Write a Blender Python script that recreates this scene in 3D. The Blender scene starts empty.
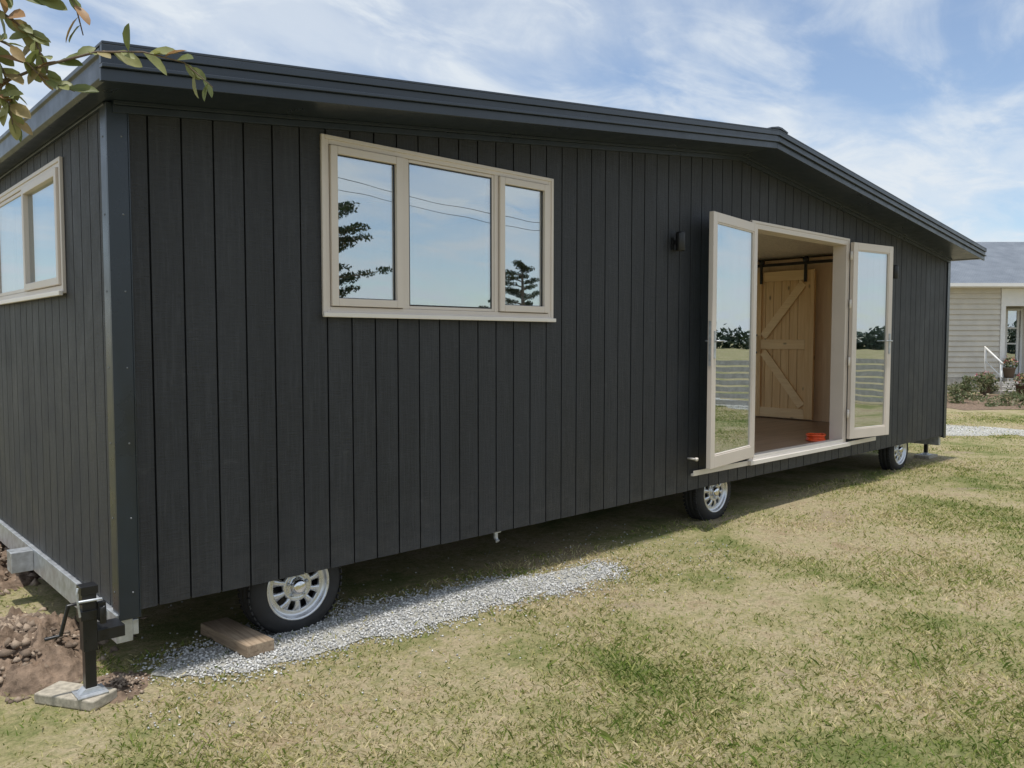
import bpy, math, random
import numpy as np
from mathutils import Vector, Matrix, noise
random.seed(7); rng=np.random.default_rng(7)
scn=bpy.context.scene
scn.view_settings.view_transform='Standard'
scn.view_settings.look='None'
scn.view_settings.exposure=0
COL=scn.collection

# ---------------------------------------------------------------- materials
class NT:
    def __init__(s,name):
        s.m=bpy.data.materials.new(name); s.m.use_nodes=True
        s.t=s.m.node_tree; s.n=s.t.nodes; s.b=s.n['Principled BSDF']; s.out=s.n['Material Output']
    def add(s,typ,**k):
        n=s.n.new(typ)
        for a,v in k.items():
            if a in n.inputs.keys(): n.inputs[a].default_value=v
            else: setattr(n,a,v)
        return n
    def link(s,a,b): s.t.links.new(a,b)
    def coord(s,scale=(1,1,1),rot=(0,0,0),src='world'):
        if src=='world': g=s.add('ShaderNodeNewGeometry').outputs['Position']
        else: g=s.add('ShaderNodeTexCoord').outputs['Object']
        m=s.add('ShaderNodeMapping'); s.link(g,m.inputs[0])
        m.inputs['Scale'].default_value=scale; m.inputs['Rotation'].default_value=rot
        return m.outputs[0]
    def noise(s,vec,scale,detail=4,rough=.55,dist=0):
        n=s.add('ShaderNodeTexNoise'); n.inputs['Scale'].default_value=scale
        n.inputs['Detail'].default_value=detail; n.inputs['Roughness'].default_value=rough
        n.inputs['Distortion'].default_value=dist
        s.link(vec,n.inputs['Vector']); return n.outputs['Fac']
    def ramp(s,fac,stops):
        r=s.add('ShaderNodeValToRGB'); e=r.color_ramp.elements
        while len(e)<len(stops): e.new(.5)
        for i,(p,c) in enumerate(stops):
            e[i].position=p; e[i].color=(c,c,c,1) if isinstance(c,(int,float)) else (*c,1)
        s.link(fac,r.inputs[0]); return r.outputs['Color']
    def mix(s,fac,a,b,mode='MIX'):
        m=s.add('ShaderNodeMix',data_type='RGBA',blend_type=mode)
        def put(x,i):
            if isinstance(x,(int,float)) : m.inputs[i].default_value=x
            elif isinstance(x,tuple): m.inputs[i].default_value=(*x,1)
            else: s.link(x,m.inputs[i])
        put(fac,0); put(a,6); put(b,7); return m.outputs[2]
    def math(s,op,a,b=0.0):
        m=s.add('ShaderNodeMath',operation=op)
        for i,x in enumerate((a,b)):
            if isinstance(x,(int,float)): m.inputs[i].default_value=x
            else: s.link(x,m.inputs[i])
        return m.outputs[0]
    def bump(s,h,strength=.3,dist=.01):
        b=s.add('ShaderNodeBump'); b.inputs['Strength'].default_value=strength
        b.inputs['Distance'].default_value=dist; s.link(h,b.inputs['Height'])
        s.link(b.outputs[0],s.b.inputs['Normal'])
    def col(s,c):
        if isinstance(c,tuple): s.b.inputs['Base Color'].default_value=(*c,1)
        else: s.link(c,s.b.inputs['Base Color'])
    def rough(s,r):
        if isinstance(r,(int,float)): s.b.inputs['Roughness'].default_value=r
        else: s.link(r,s.b.inputs['Roughness'])

def simple(name,c,r=.5,metal=0,var=.12,nscale=30,bs=.1,bd=.002,spec=.5):
    t=NT(name); v=t.coord(); n=t.noise(v,nscale,5)
    lo=tuple(x*(1-var) for x in c); hi=tuple(min(1,x*(1+var)) for x in c)
    t.col(t.ramp(n,[(.3,lo),(.7,hi)])); t.rough(t.ramp(n,[(.3,max(0,r-.08)),(.7,min(1,r+.08))]))
    t.b.inputs['Metallic'].default_value=metal
    t.b.inputs['Specular IOR Level'].default_value=spec
    if bs: t.bump(n,bs,bd)
    return t.m

def clad_mat(name):
    t=NT(name)
    grain=t.noise(t.coord((70,70,4)),1,6,.7,.5)
    saw=t.noise(t.coord((16,16,190)),1,3,.65)
    blotch=t.noise(t.coord((1,1,.8)),1.9,7,.65,.8)
    board=t.noise(t.coord((3.3,3.3,.02)),1,1,.5)
    c=t.ramp(grain,[(.28,(.0105,.0112,.0135)),(.52,(.022,.0235,.0275)),(.74,(.050,.052,.058))])
    c=t.mix(t.ramp(saw,[(.42,0.0),(.72,.5)]),c,(.046,.048,.053))
    c=t.mix(t.ramp(blotch,[(.42,0.0),(.68,.6)]),c,(.042,.044,.048))
    c=t.mix(.6,c,t.ramp(board,[(.35,(.62,.62,.62)),(.65,(1.0,1.0,1.0))]),'MULTIPLY')
    dust=t.noise(t.coord((5,5,9)),1,8,.78)
    c=t.mix(t.ramp(dust,[(.60,0.0),(.78,.5)]),c,(.105,.105,.108))
    v=t.add('ShaderNodeTexVoronoi'); v.inputs['Scale'].default_value=1
    t.link(t.coord((4.5,4.5,2.2)),v.inputs['Vector'])
    c=t.mix(t.ramp(v.outputs['Distance'],[(.04,.4),(.10,0.0)]),c,(.009,.009,.010))
    g=t.add('ShaderNodeSeparateXYZ'); t.link(t.coord(),g.inputs[0])
    low=t.add('ShaderNodeMapRange'); t.link(g.outputs[2],low.inputs[0])
    for i,vv in ((1,.33),(2,.75),(3,.35),(4,0)): low.inputs[i].default_value=vv
    c=t.mix(t.math('MULTIPLY',low.outputs[0],t.ramp(dust,[(.4,0.0),(.65,1.0)])),c,(.09,.085,.08))
    t.col(c); t.rough(t.ramp(blotch,[(.3,.45),(.7,.70)]))
    h=t.math('ADD',grain,t.math('MULTIPLY',saw,.9)); t.bump(h,.8,.005)
    return t.m

def wood_mat(name,c1,c2,axis='z',scale=1.0,r=.5,knots=True):
    t=NT(name)
    s={'z':(22,22,1.4),'y':(22,1.4,22),'x':(1.4,22,22)}[axis]
    g=t.noise(t.coord(tuple(a*scale for a in s)),1,5,.6,1.2)
    c=t.ramp(g,[(.3,c1),(.7,c2)])
    if knots:
        v=t.add('ShaderNodeTexVoronoi'); v.inputs['Scale'].default_value=1
        ks={'z':(7,7,3.5),'y':(7,3.5,7),'x':(3.5,7,7)}[axis]
        t.link(t.coord(ks),v.inputs['Vector'])
        c=t.mix(t.ramp(v.outputs['Distance'],[(.06,.85),(.14,0.0)]),c,tuple(x*.3 for x in c1))
    t.col(c); t.rough(r); t.bump(g,.15,.002); return t.m

def glass_mat(name='window_glass',f0=.46,f1=.74,tint=(.74,.79,.79,1)):
    t=NT(name)
    tr=t.add('ShaderNodeBsdfTransparent'); tr.inputs[0].default_value=tint
    gl=t.add('ShaderNodeBsdfGlossy'); gl.inputs['Roughness'].default_value=.0
    gl.inputs[0].default_value=(.88,.93,.96,1)
    n=t.noise(t.coord(),1.8,1); b=t.add('ShaderNodeBump'); b.inputs['Strength'].default_value=.06; b.inputs['Distance'].default_value=.02
    t.link(n,b.inputs['Height']); t.link(b.outputs[0],gl.inputs['Normal'])
    lw=t.add('ShaderNodeLayerWeight'); lw.inputs[0].default_value=.3
    f=t.add('ShaderNodeMapRange'); t.link(lw.outputs['Facing'],f.inputs[0]); f.inputs[3].default_value=f0; f.inputs[4].default_value=f1
    mx=t.add('ShaderNodeMixShader'); t.link(f.outputs[0],mx.inputs[0]); t.link(tr.outputs[0],mx.inputs[1]); t.link(gl.outputs[0],mx.inputs[2])
    t.link(mx.outputs[0],t.out.inputs[0]); return t.m

def grass_color(t):
    v=t.coord()
    big=t.noise(v,.55,5,.6,.4); mid=t.noise(v,2.6,5,.65,.3); fine=t.noise(v,14,4,.7)
    s=t.math('ADD',t.math('MULTIPLY',big,.5),t.math('ADD',t.math('MULTIPLY',mid,.38),t.math('MULTIPLY',fine,.22)))
    return s,fine,mid

def ground_mat():
    t=NT('lawn_ground'); s,fine,mid=grass_color(t)
    c=t.ramp(s,[(.38,(.125,.15,.050)),(.47,(.20,.21,.085)),(.535,(.32,.285,.15)),(.60,(.42,.35,.23)),(.68,(.33,.25,.165))])
    vf=t.noise(t.coord(),70,5,.75)
    c=t.mix(.75,c,t.ramp(vf,[(.3,(.48,.48,.44)),(.65,(1.2,1.2,1.15))]),'MULTIPLY')
    tuft=t.noise(t.coord(),26,3,.7,.5)
    c=t.mix(t.ramp(tuft,[(.48,.0),(.66,.5)]),c,(.11,.14,.045))
    bare=t.noise(t.coord(),1.1,5,.7,.8)
    c=t.mix(t.ramp(bare,[(.60,0.0),(.68,.75)]),c,t.mix(vf,(.16,.12,.08),(.44,.36,.26)))
    t.col(c); t.rough(.95); t.b.inputs['Specular IOR Level'].default_value=.1
    t.bump(t.math('ADD',vf,t.math('MULTIPLY',fine,1.5)),.7,.015); return t.m

def blade_mat():
    t=NT('grass_blades'); s,fine,mid=grass_color(t)
    a=t.add('ShaderNodeAttribute'); a.attribute_name='rnd'
    sep=t.add('ShaderNodeSeparateColor'); t.link(a.outputs['Color'],sep.inputs[0])
    s2=t.math('ADD',s,t.math('MULTIPLY',t.math('SUBTRACT',sep.outputs[0],.5),.26))
    c=t.ramp(s2,[(.39,(.12,.185,.038)),(.50,(.225,.27,.070)),(.57,(.43,.40,.165)),(.66,(.64,.55,.33))])
    c=t.mix(1.0,c,t.ramp(sep.outputs[1],[(0,.75),(1,1.2)]),'MULTIPLY')
    d=t.add('ShaderNodeBsdfDiffuse'); tl=t.add('ShaderNodeBsdfTranslucent')
    t.link(c,d.inputs[0]); t.link(c,tl.inputs[0])
    mx=t.add('ShaderNodeMixShader'); mx.inputs[0].default_value=.38
    t.link(d.outputs[0],mx.inputs[1]); t.link(tl.outputs[0],mx.inputs[2]); t.link(mx.outputs[0],t.out.inputs[0])
    return t.m

def leaf_mat(name,c1,c2,c3=None,scale=6):
    t=NT(name)
    a=t.add('ShaderNodeAttribute'); a.attribute_name='rnd'
    sep=t.add('ShaderNodeSeparateColor'); t.link(a.outputs['Color'],sep.inputs[0])
    st=[(0,c1),(.6,c2)]
    if c3: st.append((.95,c3))
    c=t.ramp(sep.outputs[0],st)
    n=t.noise(t.coord(),scale,3); c=t.mix(.5,c,t.ramp(n,[(.3,.6),(.7,1.3)]),'MULTIPLY')
    t.col(c); t.rough(.5)
    tl=t.add('ShaderNodeBsdfTranslucent'); t.link(c,tl.inputs[0])
    mx=t.add('ShaderNodeMixShader'); mx.inputs[0].default_value=.35
    t.link(t.b.outputs[0],mx.inputs[1]); t.link(tl.outputs[0],mx.inputs[2]); t.link(mx.outputs[0],t.out.inputs[0])
    return t.m

def rock_mat(name,lo,hi):
    t=NT(name)
    a=t.add('ShaderNodeAttribute'); a.attribute_name='rnd'
    sep=t.add('ShaderNodeSeparateColor'); t.link(a.outputs['Color'],sep.inputs[0])
    n=t.noise(t.coord(),90,5,.7)
    c=t.mix(.5,t.ramp(sep.outputs[0],[(0,lo),(1,hi)]),t.ramp(n,[(.3,.6),(.7,1.2)]),'MULTIPLY')
    t.col(c); t.rough(.9); t.bump(n,.4,.004); return t.m

M_clad=clad_mat('black_stained_cladding')
M_back=simple('groove_black',(.003,.003,.004),.9)
M_metal=simple('slate_roof_metal',(.020,.029,.043),.34,0,.1,8,.03,.001,.6)
M_trim=simple('corner_flashing_metal',(.014,.022,.032),.30,0,.15,6,.05,.001,.6)
M_galv=simple('galvanised_steel',(.50,.52,.54),.42,.6,.25,22,.12,.001)
M_screw=simple('painted_screw',(.20,.21,.22),.4,.5)
M_black=simple('black_powdercoat',(.012,.012,.013),.35)
M_frame=simple('beige_aluminium',(.68,.60,.525),.38,0,.04,3,.0)
M_frame2=simple('pale_sill_aluminium',(.79,.73,.66),.38,0,.04,3,.0)
M_glass=glass_mat()
M_clear=glass_mat('clear_glass',.06,.5,(.96,.97,.96,1))
M_tyre=simple('tyre_rubber',(.022,.022,.023),.75,0,.35,25,.3,.002)
M_rim=simple('silver_wheel_rim',(.66,.67,.69),.30,.75,.12,15,.03,.001)
M_chrome=simple('chrome_cap',(.75,.75,.77),.15,1,.05,15,.0)
M_ply=wood_mat('pine_ply_lining',(.66,.47,.30),(.78,.59,.40),'z',1,.5,False)
M_pine=wood_mat('knotty_pine',(.70,.45,.21),(.86,.61,.33),'z',1,.45,True)
M_pine2=wood_mat('knotty_pine_rail',(.80,.56,.30),(.92,.70,.42),'y',1,.45,True)
M_ceil=simple('ceiling_paint',(.86,.80,.72),.7)
M_floor=wood_mat('vinyl_plank_floor',(.20,.13,.09),(.36,.25,.18),'x',.8,.35,False)
M_timber=wood_mat('weathered_timber',(.20,.14,.09),(.42,.32,.22),'y',2,.85,True)
M_concrete=simple('concrete_block_paver',(.38,.34,.27),.9,0,.3,40,.5,.004)
M_step=simple('concrete_steps',(.42,.40,.37),.9,0,.2,12,.3,.004)
M_ground=ground_mat(); M_blade=blade_mat()
M_soil=simple('dry_soil',(.20,.145,.105),.95,0,.5,18,1,.03,.1)
M_clod=rock_mat('soil_clods',(.12,.085,.06),(.40,.31,.23))
M_gravelstone=rock_mat('crushed_gravel',(.30,.30,.29),(.82,.81,.78))
M_gravel=simple('gravel_bed',(.40,.39,.35),.95,0,.45,90,1,.01,.1)
M_orange=simple('orange_plastic',(.80,.10,.02),.4)
M_bark=simple('bark',(.15,.11,.08),.9,0,.4,40,.6,.006)

# ---------------------------------------------------------------- mesh builder
class MB:
    def __init__(s): s.v=[];s.f=[];s.mi=[];s.sm=[]
    def add(s,vs,fs,mat=0,M=None,smooth=False):
        o=len(s.v)
        for p in vs:
            p=Vector(p); s.v.append((M@p) if M else p)
        for f in fs: s.f.append([i+o for i in f]); s.mi.append(mat); s.sm.append(smooth)
    def box(s,x0,x1,y0,y1,z0,z1,mat=0,M=None):
        vs=[(x0,y0,z0),(x1,y0,z0),(x1,y1,z0),(x0,y1,z0),(x0,y0,z1),(x1,y0,z1),(x1,y1,z1),(x0,y1,z1)]
        s.add(vs,[(0,3,2,1),(4,5,6,7),(0,1,5,4),(1,2,6,5),(2,3,7,6),(3,0,4,7)],mat,M)
    def prism_y(s,pts,y0,y1,mat=0,M=None):
        n=len(pts); vs=[(x,y0,z) for x,z in pts]+[(x,y1,z) for x,z in pts]
        fs=[tuple(range(n)),tuple(range(2*n-1,n-1,-1))]+[(i,i+n,(i+1)%n+n,(i+1)%n) for i in range(n)]
        s.add(vs,fs,mat,M)
    def prism_x(s,pts,x0,x1,mat=0,M=None):
        n=len(pts); vs=[(x0,y,z) for y,z in pts]+[(x1,y,z) for y,z in pts]
        fs=[tuple(range(n)),tuple(range(2*n-1,n-1,-1))]+[(i,i+n,(i+1)%n+n,(i+1)%n) for i in range(n)]
        s.add(vs,fs,mat,M)
    def revolve(s,prof,n=40,mat=0,M=None,closed=False):
        vs=[];m=len(prof)
        for k in range(n):
            a=2*math.pi*k/n
            for r,y in prof: vs.append((r*math.cos(a),y,r*math.sin(a)))
        fs=[]
        for k in range(n):
            k2=(k+1)%n
            for i in range(m-1 if not closed else m):
                j=(i+1)%m; fs.append((k*m+i,k*m+j,k2*m+j,k2*m+i))
        s.add(vs,fs,mat,M,True)
    def tube(s,pts,rad,n=8,mat=0,M=None,cap=True):
        pts=[Vector(p) for p in pts]; vs=[]
        if not isinstance(rad,(list,tuple)): rad=[rad]*len(pts)
        for i,p in enumerate(pts):
            d=(pts[min(i+1,len(pts)-1)]-pts[max(i-1,0)]).normalized()
            a=d.cross(Vector((0,0,1)) if abs(d.z)<.9 else Vector((1,0,0))).normalized(); b=d.cross(a)
            for k in range(n):
                t=2*math.pi*k/n; vs.append(p+(a*math.cos(t)+b*math.sin(t))*rad[i])
        fs=[(i*n+k,i*n+(k+1)%n,(i+1)*n+(k+1)%n,(i+1)*n+k) for i in range(len(pts)-1) for k in range(n)]
        if cap: fs+= [tuple(range(n-1,-1,-1)),tuple(range((len(pts)-1)*n,len(pts)*n))]
        s.add(vs,fs,mat,M,True)
    def obj(s,name,mats,parent=None,bevel=0):
        me=bpy.data.meshes.new(name); me.from_pydata([tuple(v) for v in s.v],[],s.f)
        for m in mats: me.materials.append(m)
        me.polygons.foreach_set('material_index',s.mi); me.polygons.foreach_set('use_smooth',s.sm)
        me.update()
        import bmesh
        bm=bmesh.new(); bm.from_mesh(me); bmesh.ops.recalc_face_normals(bm,faces=bm.faces); bm.to_mesh(me); bm.free()
        o=bpy.data.objects.new(name,me); COL.objects.link(o)
        if parent: o.parent=parent
        if bevel:
            b=o.modifiers.new('bevel','BEVEL'); b.width=bevel; b.segments=2; b.limit_method='ANGLE'
        return o
def empty(name):
    e=bpy.data.objects.new(name,None); e.empty_display_size=.3; COL.objects.link(e); return e
def fastmesh(name,verts,faces,mat,rnd=None,parent=None,smooth=False):
    me=bpy.data.meshes.new(name); K,m=faces.shape
    me.vertices.add(len(verts)); me.vertices.foreach_set('co',verts.astype(np.float32).ravel())
    me.loops.add(K*m); me.loops.foreach_set('vertex_index',faces.astype(np.int32).ravel())
    me.polygons.add(K); me.polygons.foreach_set('loop_start',np.arange(0,K*m,m,dtype=np.int32))
    me.polygons.foreach_set('loop_total',np.full(K,m,dtype=np.int32))
    me.update(calc_edges=True); me.materials.append(mat)
    if rnd is not None:
        at=me.color_attributes.new('rnd','FLOAT_COLOR','POINT'); at.data.foreach_set('color',rnd.astype(np.float32).ravel())
    if smooth: me.polygons.foreach_set('use_smooth',np.ones(K,dtype=bool))
    o=bpy.data.objects.new(name,me); COL.objects.link(o)
    if parent: o.parent=parent
    return o

# ================================================================= CABIN
L=10.06; W=3.2; ZB=.335; RX=5.05
SL=.110
def zt(x): return 2.72+SL*((x+.15) if x<=RX else (2*RX+.15-x))
cabin=empty('mobile_cabin')
FLZ=.50
win=(1.035,2.735,1.715,2.625); door=(5.27,7.14,FLZ,2.60)
openF=[win,door]

def front_boards(mb,x0,x1,zb,y0,y1,off,opens,mat):
    cuts=[x0,x1]+[o[0] for o in opens]+[o[1] for o in opens]+[RX]
    cuts=sorted(c for c in set(cuts) if x0<=c<=x1)
    for a,b in zip(cuts[:-1],cuts[1:]):
        if b-a<.003: continue
        mid=(a+b)/2; segs=[(zb,None)]
        for o in opens:
            if o[0]<mid<o[1]:
                segs=[(zb,o[2]),(o[3],None)]
        for lo,hi in segs:
            h0=hi if hi is not None else zt(a)-off
            h1=hi if hi is not None else zt(b)-off
            if h0-lo<.005: continue
            mb.prism_y([(a,lo),(b,lo),(b,h1),(a,h0)],y0,y1,mat)
mb=MB(); front_boards(mb,0,L,ZB,0,.10,.13,openF,0); mb.obj('front_wall',[M_back],cabin)
mb=MB(); front_boards(mb,.113,L-.113,FLZ+.002,.102,.112,.16,openF,0); mb.obj('front_wall_lining',[M_ply],cabin)
mb=MB(); x=0.0
while x<L-.001:
    a=x+.0045; b=min(x+.15,L)-.0045
    if b>a: front_boards(mb,a,b,ZB-.004+random.uniform(-.0015,.0015),-.012+random.uniform(-.0008,.0008),-.0002,.165,openF,0)
    x+=.15
mb.obj('front_cladding',[M_clad],cabin)
openB=[(4.2,8.7,.62,2.5),(1.0,2.6,1.5,2.4)]  # unseen rear openings, added to let more daylight into the interior
mb=MB(); front_boards(mb,0,L,ZB,W-.10,W,.13,openB,0); mb.obj('back_wall',[M_clad],cabin)
mb=MB(); front_boards(mb,.113,L-.113,FLZ+.002,W-.112,W-.102,.16,openB,0); mb.obj('back_wall_lining',[M_ply],cabin)
def side_pieces(mb,xa,xb,y0,y1,zb,ztop,opens,mat):
    cuts=sorted(c for c in set([y0,y1]+[o[0] for o in opens]+[o[1] for o in opens]) if y0<=c<=y1)
    for a,b in zip(cuts[:-1],cuts[1:]):
        if b-a<.003: continue
        m=(a+b)/2; segs=[(zb,ztop)]
        for o in opens:
            if o[0]<m<o[1]: segs=[(zb,o[2]),(o[3],ztop)]
        for lo,hi in segs:
            if hi-lo>.004: mb.box(xa,xb,a,b,lo,hi,mat)
swin=(.76,2.41,1.82,2.475)
for nm,xa,xb,la,lb,ca,cb,op in (('left_wall',0,.10,.102,.112,-.012,-.0002,[swin]),('right_wall',L-.10,L,L-.112,L-.102,L+.0002,L+.012,[])):
    mb=MB(); side_pieces(mb,xa,xb,.1005,W-.1005,ZB,2.60,op,0); mb.obj(nm,[M_back],cabin)
    mb=MB(); side_pieces(mb,la,lb,.113,W-.113,FLZ+.002,2.58,op,0); mb.obj(nm+'_lining',[M_ply],cabin)
    mb=MB(); y=0.0
    while y<W-.01:
        side_pieces(mb,ca,cb,y+.0045,min(y+.15,W)-.0045,ZB-.004,2.598,op,0); y+=.15
    mb.obj(nm+'_cladding',[M_clad],cabin)
mb=MB()
mb.box(-.025,.062,-.0255,-.0135,.30,2.60); mb.box(-.025,-.0135,-.0133,.070,.30,2.60)
mb.box(L-.06,L+.025,-.0255,-.0135,.30,2.60); mb.box(L+.0135,L+.025,-.0133,.075,.30,2.60)
mb.box(.062,.068,-.0275,-.0137,.30,2.60)
mb.obj('corner_flashing',[M_trim],cabin,.002)
mb=MB()
for k in range(7):
    z=.42+k*.34
    Mx=Matrix.Translation((.035,-.0256,z)); mb.revolve([(0,-.003),(.0035,-.002),(.0045,0)],10,0,Mx)
    Mx=Matrix.Translation((-.0255,.035,z))@Matrix.Rotation(math.radians(-90),4,'Z')
    mb.revolve([(0,-.003),(.0035,-.002),(.0045,0)],10,0,Mx)
mb.obj('flashing_screws',[M_screw],cabin)
# roof
def slopebar(mb,xl,xr,y0,y1,a,b,mat=0):
    for p,q in ((xl,RX),(RX,xr)):
        mb.prism_y([(p,zt(p)-b),(q,zt(q)-b),(q,zt(q)-a),(p,zt(p)-a)],y0,y1,mat)
XL=-.14; XR=2*RX+.14; OV=.36
mb=MB()
slopebar(mb,XL+.03,XR-.03,-OV+.03,W+OV-.03,.006,.028)
n=int((W+2*OV)/.2)
for k in range(n):
    y=-OV+.12+k*.2
    if y<W+OV-.08: slopebar(mb,XL+.03,XR-.03,y,y+.03,-.022,.0058)
mb.obj('roof_sheets',[M_metal],cabin)
mb=MB()
for sgn in (0,1):
    def Y(a,b): return (a,b) if sgn==0 else (W-b,W-a)
    for (ya,yb,a,b) in ((-OV-.030,-OV+.10,-.012,.0),(-OV-.030,-OV-.002,.0,.034),(-OV-.016,-OV+.01,.0345,.072),(-OV-.030,-OV+.01,.0725,.088),(-OV-.010,-OV+.012,.0885,.138)):
        y0,y1=Y(ya,yb); slopebar(mb,XL,XR,y0,y1,a,b)
mb.prism_y([(RX-.13,zt(RX-.13)+.013),(RX,zt(RX)+.016),(RX+.13,zt(RX+.13)+.013),(RX+.13,zt(RX+.13)+.025),(RX+.03,zt(RX)+.032),(RX-.03,zt(RX)+.032),(RX-.13,zt(RX-.13)+.025)],-OV-.035,W+OV+.035)
mb.obj('barge_flashing',[M_metal],cabin,.0025)
mb=MB()
slopebar(mb,-.04,L+.04,-OV+.013,-.001,.116,.13); slopebar(mb,-.04,L+.04,W+.001,W+OV-.013,.116,.13)
slopebar(mb,.0,L,-.05,-.0005,.1305,.148); slopebar(mb,.0,L,-.032,-.0005,.1485,.18)
mb.obj('soffit',[M_metal],cabin,.0015)
mb=MB()
g=[(-.03,2.735),(-.03,2.602),(-.110,2.598),(-.126,2.612),(-.126,2.69),(-.138,2.698),(-.138,2.718)]
for flip in (0,1):
    pts=[(p if not flip else (2*RX-p[0],p[1])) for p in g]
    mb.prism_y(pts,-OV+.0125,W+OV-.0125)
    xa,xb=(-.029,-.0005) if not flip else (L+.0005,2*RX+.029)
    mb.box(xa,xb,-.0005,W,2.59,2.63)
mb.obj('gutter',[M_metal],cabin,.003)
# interior
mb=MB(); mb.box(.02,L-.02,.02 ,W-.02,.40,FLZ-.004); mb.obj('floor_deck',[M_floor],cabin)
mb=MB()
yy=.113
while yy<W-.12:
    y2=min(yy+.18,W-.113); xx=.113+random.uniform(-1,0)
    while xx<L-.12:
        x2=xx+1.2
        mb.box(max(xx,.113)+.001,min(x2,L-.113)-.001,yy+.001,y2-.001,FLZ-.0035,FLZ+.001)
        xx=x2
    yy+=.18
mb.obj('floor_planks',[M_floor],cabin)
mb=MB(); slopebar(mb,.114,L-.114,.114,W-.114,.135,.155); mb.obj('ceiling',[M_ceil],cabin)
PX=9.0
mb=MB(); mb.box(PX,PX+.09,.115,W-.115,FLZ+.002,2.66)
mb.box(PX-.014,PX-.001,.115,W-.115,FLZ+.002,FLZ+.08)
mb.box(3.6,3.69,.115,W-.115,FLZ+.002,2.66)
mb.obj('partition_wall',[M_ply],cabin)
mb=MB(); by0,by1=1.22,2.10; bz0,bz1=FLZ+.02,FLZ+2.0; bx=PX-.075
yb=by0
while yb<by1-.01:
    mb.box(bx,bx+.03,yb+.003,min(yb+.118,by1)-.003,bz0,bz1,0); yb+=.118
for (a,b,c,d) in ((by0,by0+.12,bz0,bz1),(by1-.12,by1,bz0,bz1)): mb.box(bx-.024,bx-.001,a,b,c,d,0)
for c in (bz0,(bz0+bz1)/2-.06,bz1-.13): mb.box(bx-.0235,bx-.001,by0+.1205,by1-.1205,c,c+.13,1)
def diag(z0,z1,flip):
    ya,yb_=by0+.122,by1-.122
    if flip: ya,yb_=yb_,ya
    w=.055
    d=Vector((0,yb_-ya,z1-z0)); ln=d.length; ang=math.atan2(z1-z0,yb_-ya)
    Mx=Matrix.Translation((bx,(ya+yb_)/2,(z0+z1)/2))@Matrix.Rotation(ang,4,'X')
    mb.box(-.0228,-.001,-ln/2+.05,ln/2-.05,-w,w,1,Mx)
mz=(bz0+bz1)/2
diag(bz0+.13,mz-.06,False); diag(mz+.07,bz1-.13,True)
mb.obj('barn_door',[M_pine,M_pine2],cabin,.003)
mb=MB()
mb.box(bx-.03,bx-.022,.4,2.35,bz1+.07,bz1+.11)
for y in (by0+.1,by1-.14):
    mb.box(bx-.04,bx-.031,y,y+.04,bz1-.16,bz1+.10)
    Mx=Matrix.Translation((bx-.03,y+.02,bz1+.135))@Matrix.Rotation(math.radians(90),4,'Z'); mb.revolve([(0,-.015),(.04,-.015),(.04,.01),(0,.01)],20,0,Mx)
for y in (.5,.9,1.3,1.9,2.3): mb.box(bx-.021,PX-.001,y,y+.02,bz1+.08,bz1+.10)
mb.tube([(bx-.022,by1-.055,1.40),(bx-.07,by1-.055,1.42),(bx-.07,by1-.055,1.62),(bx-.022,by1-.055,1.64)],.014)
mb.obj('barn_door_track',[M_black],cabin)
def rectframe(mb,a0,a1,z0,z1,w,d0,d1,plane='y',wb=None,mat=0):
    wb=wb or w
    def B(p0,p1,q0,q1):
        if plane=='y': mb.box(p0,p1,d0,d1,q0,q1,mat)
        else: mb.box(d0,d1,p0,p1,q0,q1,mat)
    B(a0,a0+w,z0,z1); B(a1-w,a1,z0,z1)
    B(a0+w,a1-w,z1-w,z1); B(a0+w,a1-w,z0,z0+wb)
mb=MB(); gl=MB()
x0,x1,z0,z1=win
rectframe(mb,x0,x1,z0,z1,.028,-.024,.075)
rectframe(mb,x0-.018,x1+.018,z0-.016,z1+.018,.022,-.030,-.0125)
mb.box(x0-.025,x1+.022,-.052,-.031,z0-.028,z0-.004,1)
mA,mB_=1.545,2.245
mb.box(mA-.016,mA+.016,-.022,.07,z0+.028,z1-.028); mb.box(mB_-.016,mB_+.016,-.022,.07,z0+.028,z1-.028)
for a,b,sash in ((x0+.032,mA-.020,1),(mA+.017,mB_-.017,0),(mB_+.020,x1-.032,1)):
    w=.042 if sash else .018; yo=-.038 if sash else -.018
    rectframe(mb,a,b,z0+(.032 if sash else .029),z1-(.032 if sash else .029),w,yo,.03)
    gl.box(a+w,b-w,-.012,-.006,z0+.032+w,z1-.032-w)
mb.obj('front_window_frame',[M_frame,M_frame2],cabin,.003); gl.obj('front_window_glass',[M_glass],cabin)
# rubber glazing beads
mb=MB()
for a,b,w in ((x0+.032,mA-.020,.042),(mA+.017,mB_-.017,.018),(mB_+.020,x1-.032,.042)):
    rectframe(mb,a+w,b-w,z0+.032+w,z1-.032-w,.005,-.0165,-.0125)
mb.obj('front_window_gasket',[M_black],cabin)
mb=MB(); gl=MB(); a0,a1,z0,z1=swin
rectframe(mb,a0,a1,z0,z1,.028,-.024,.075,'x'); rectframe(mb,a0-.018,a1+.018,z0-.016,z1+.018,.022,-.030,-.0125,'x')
mb.box(-.052,-.031,a0-.025,a1+.025,z0-.028,z0-.004,1)
mb.box(-.022,.07,1.564,1.596,z0+.028,z1-.028)
for a,b,s in ((a0+.032,1.560,1),(1.597,a1-.029,0)):
    w=.040 if s else .022; xo=-.038 if s else -.018
    rectframe(mb,a,b,z0+.030,z1-.030,w,xo,.03,'x'); gl.box(-.012,-.006,a+w,b-w,z0+.030+w,z1-.030-w)
mb.obj('side_window_frame',[M_frame,M_frame2],cabin,.003); gl.obj('side_window_glass',[M_glass],cabin)
mb=MB(); gl=MB()
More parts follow.
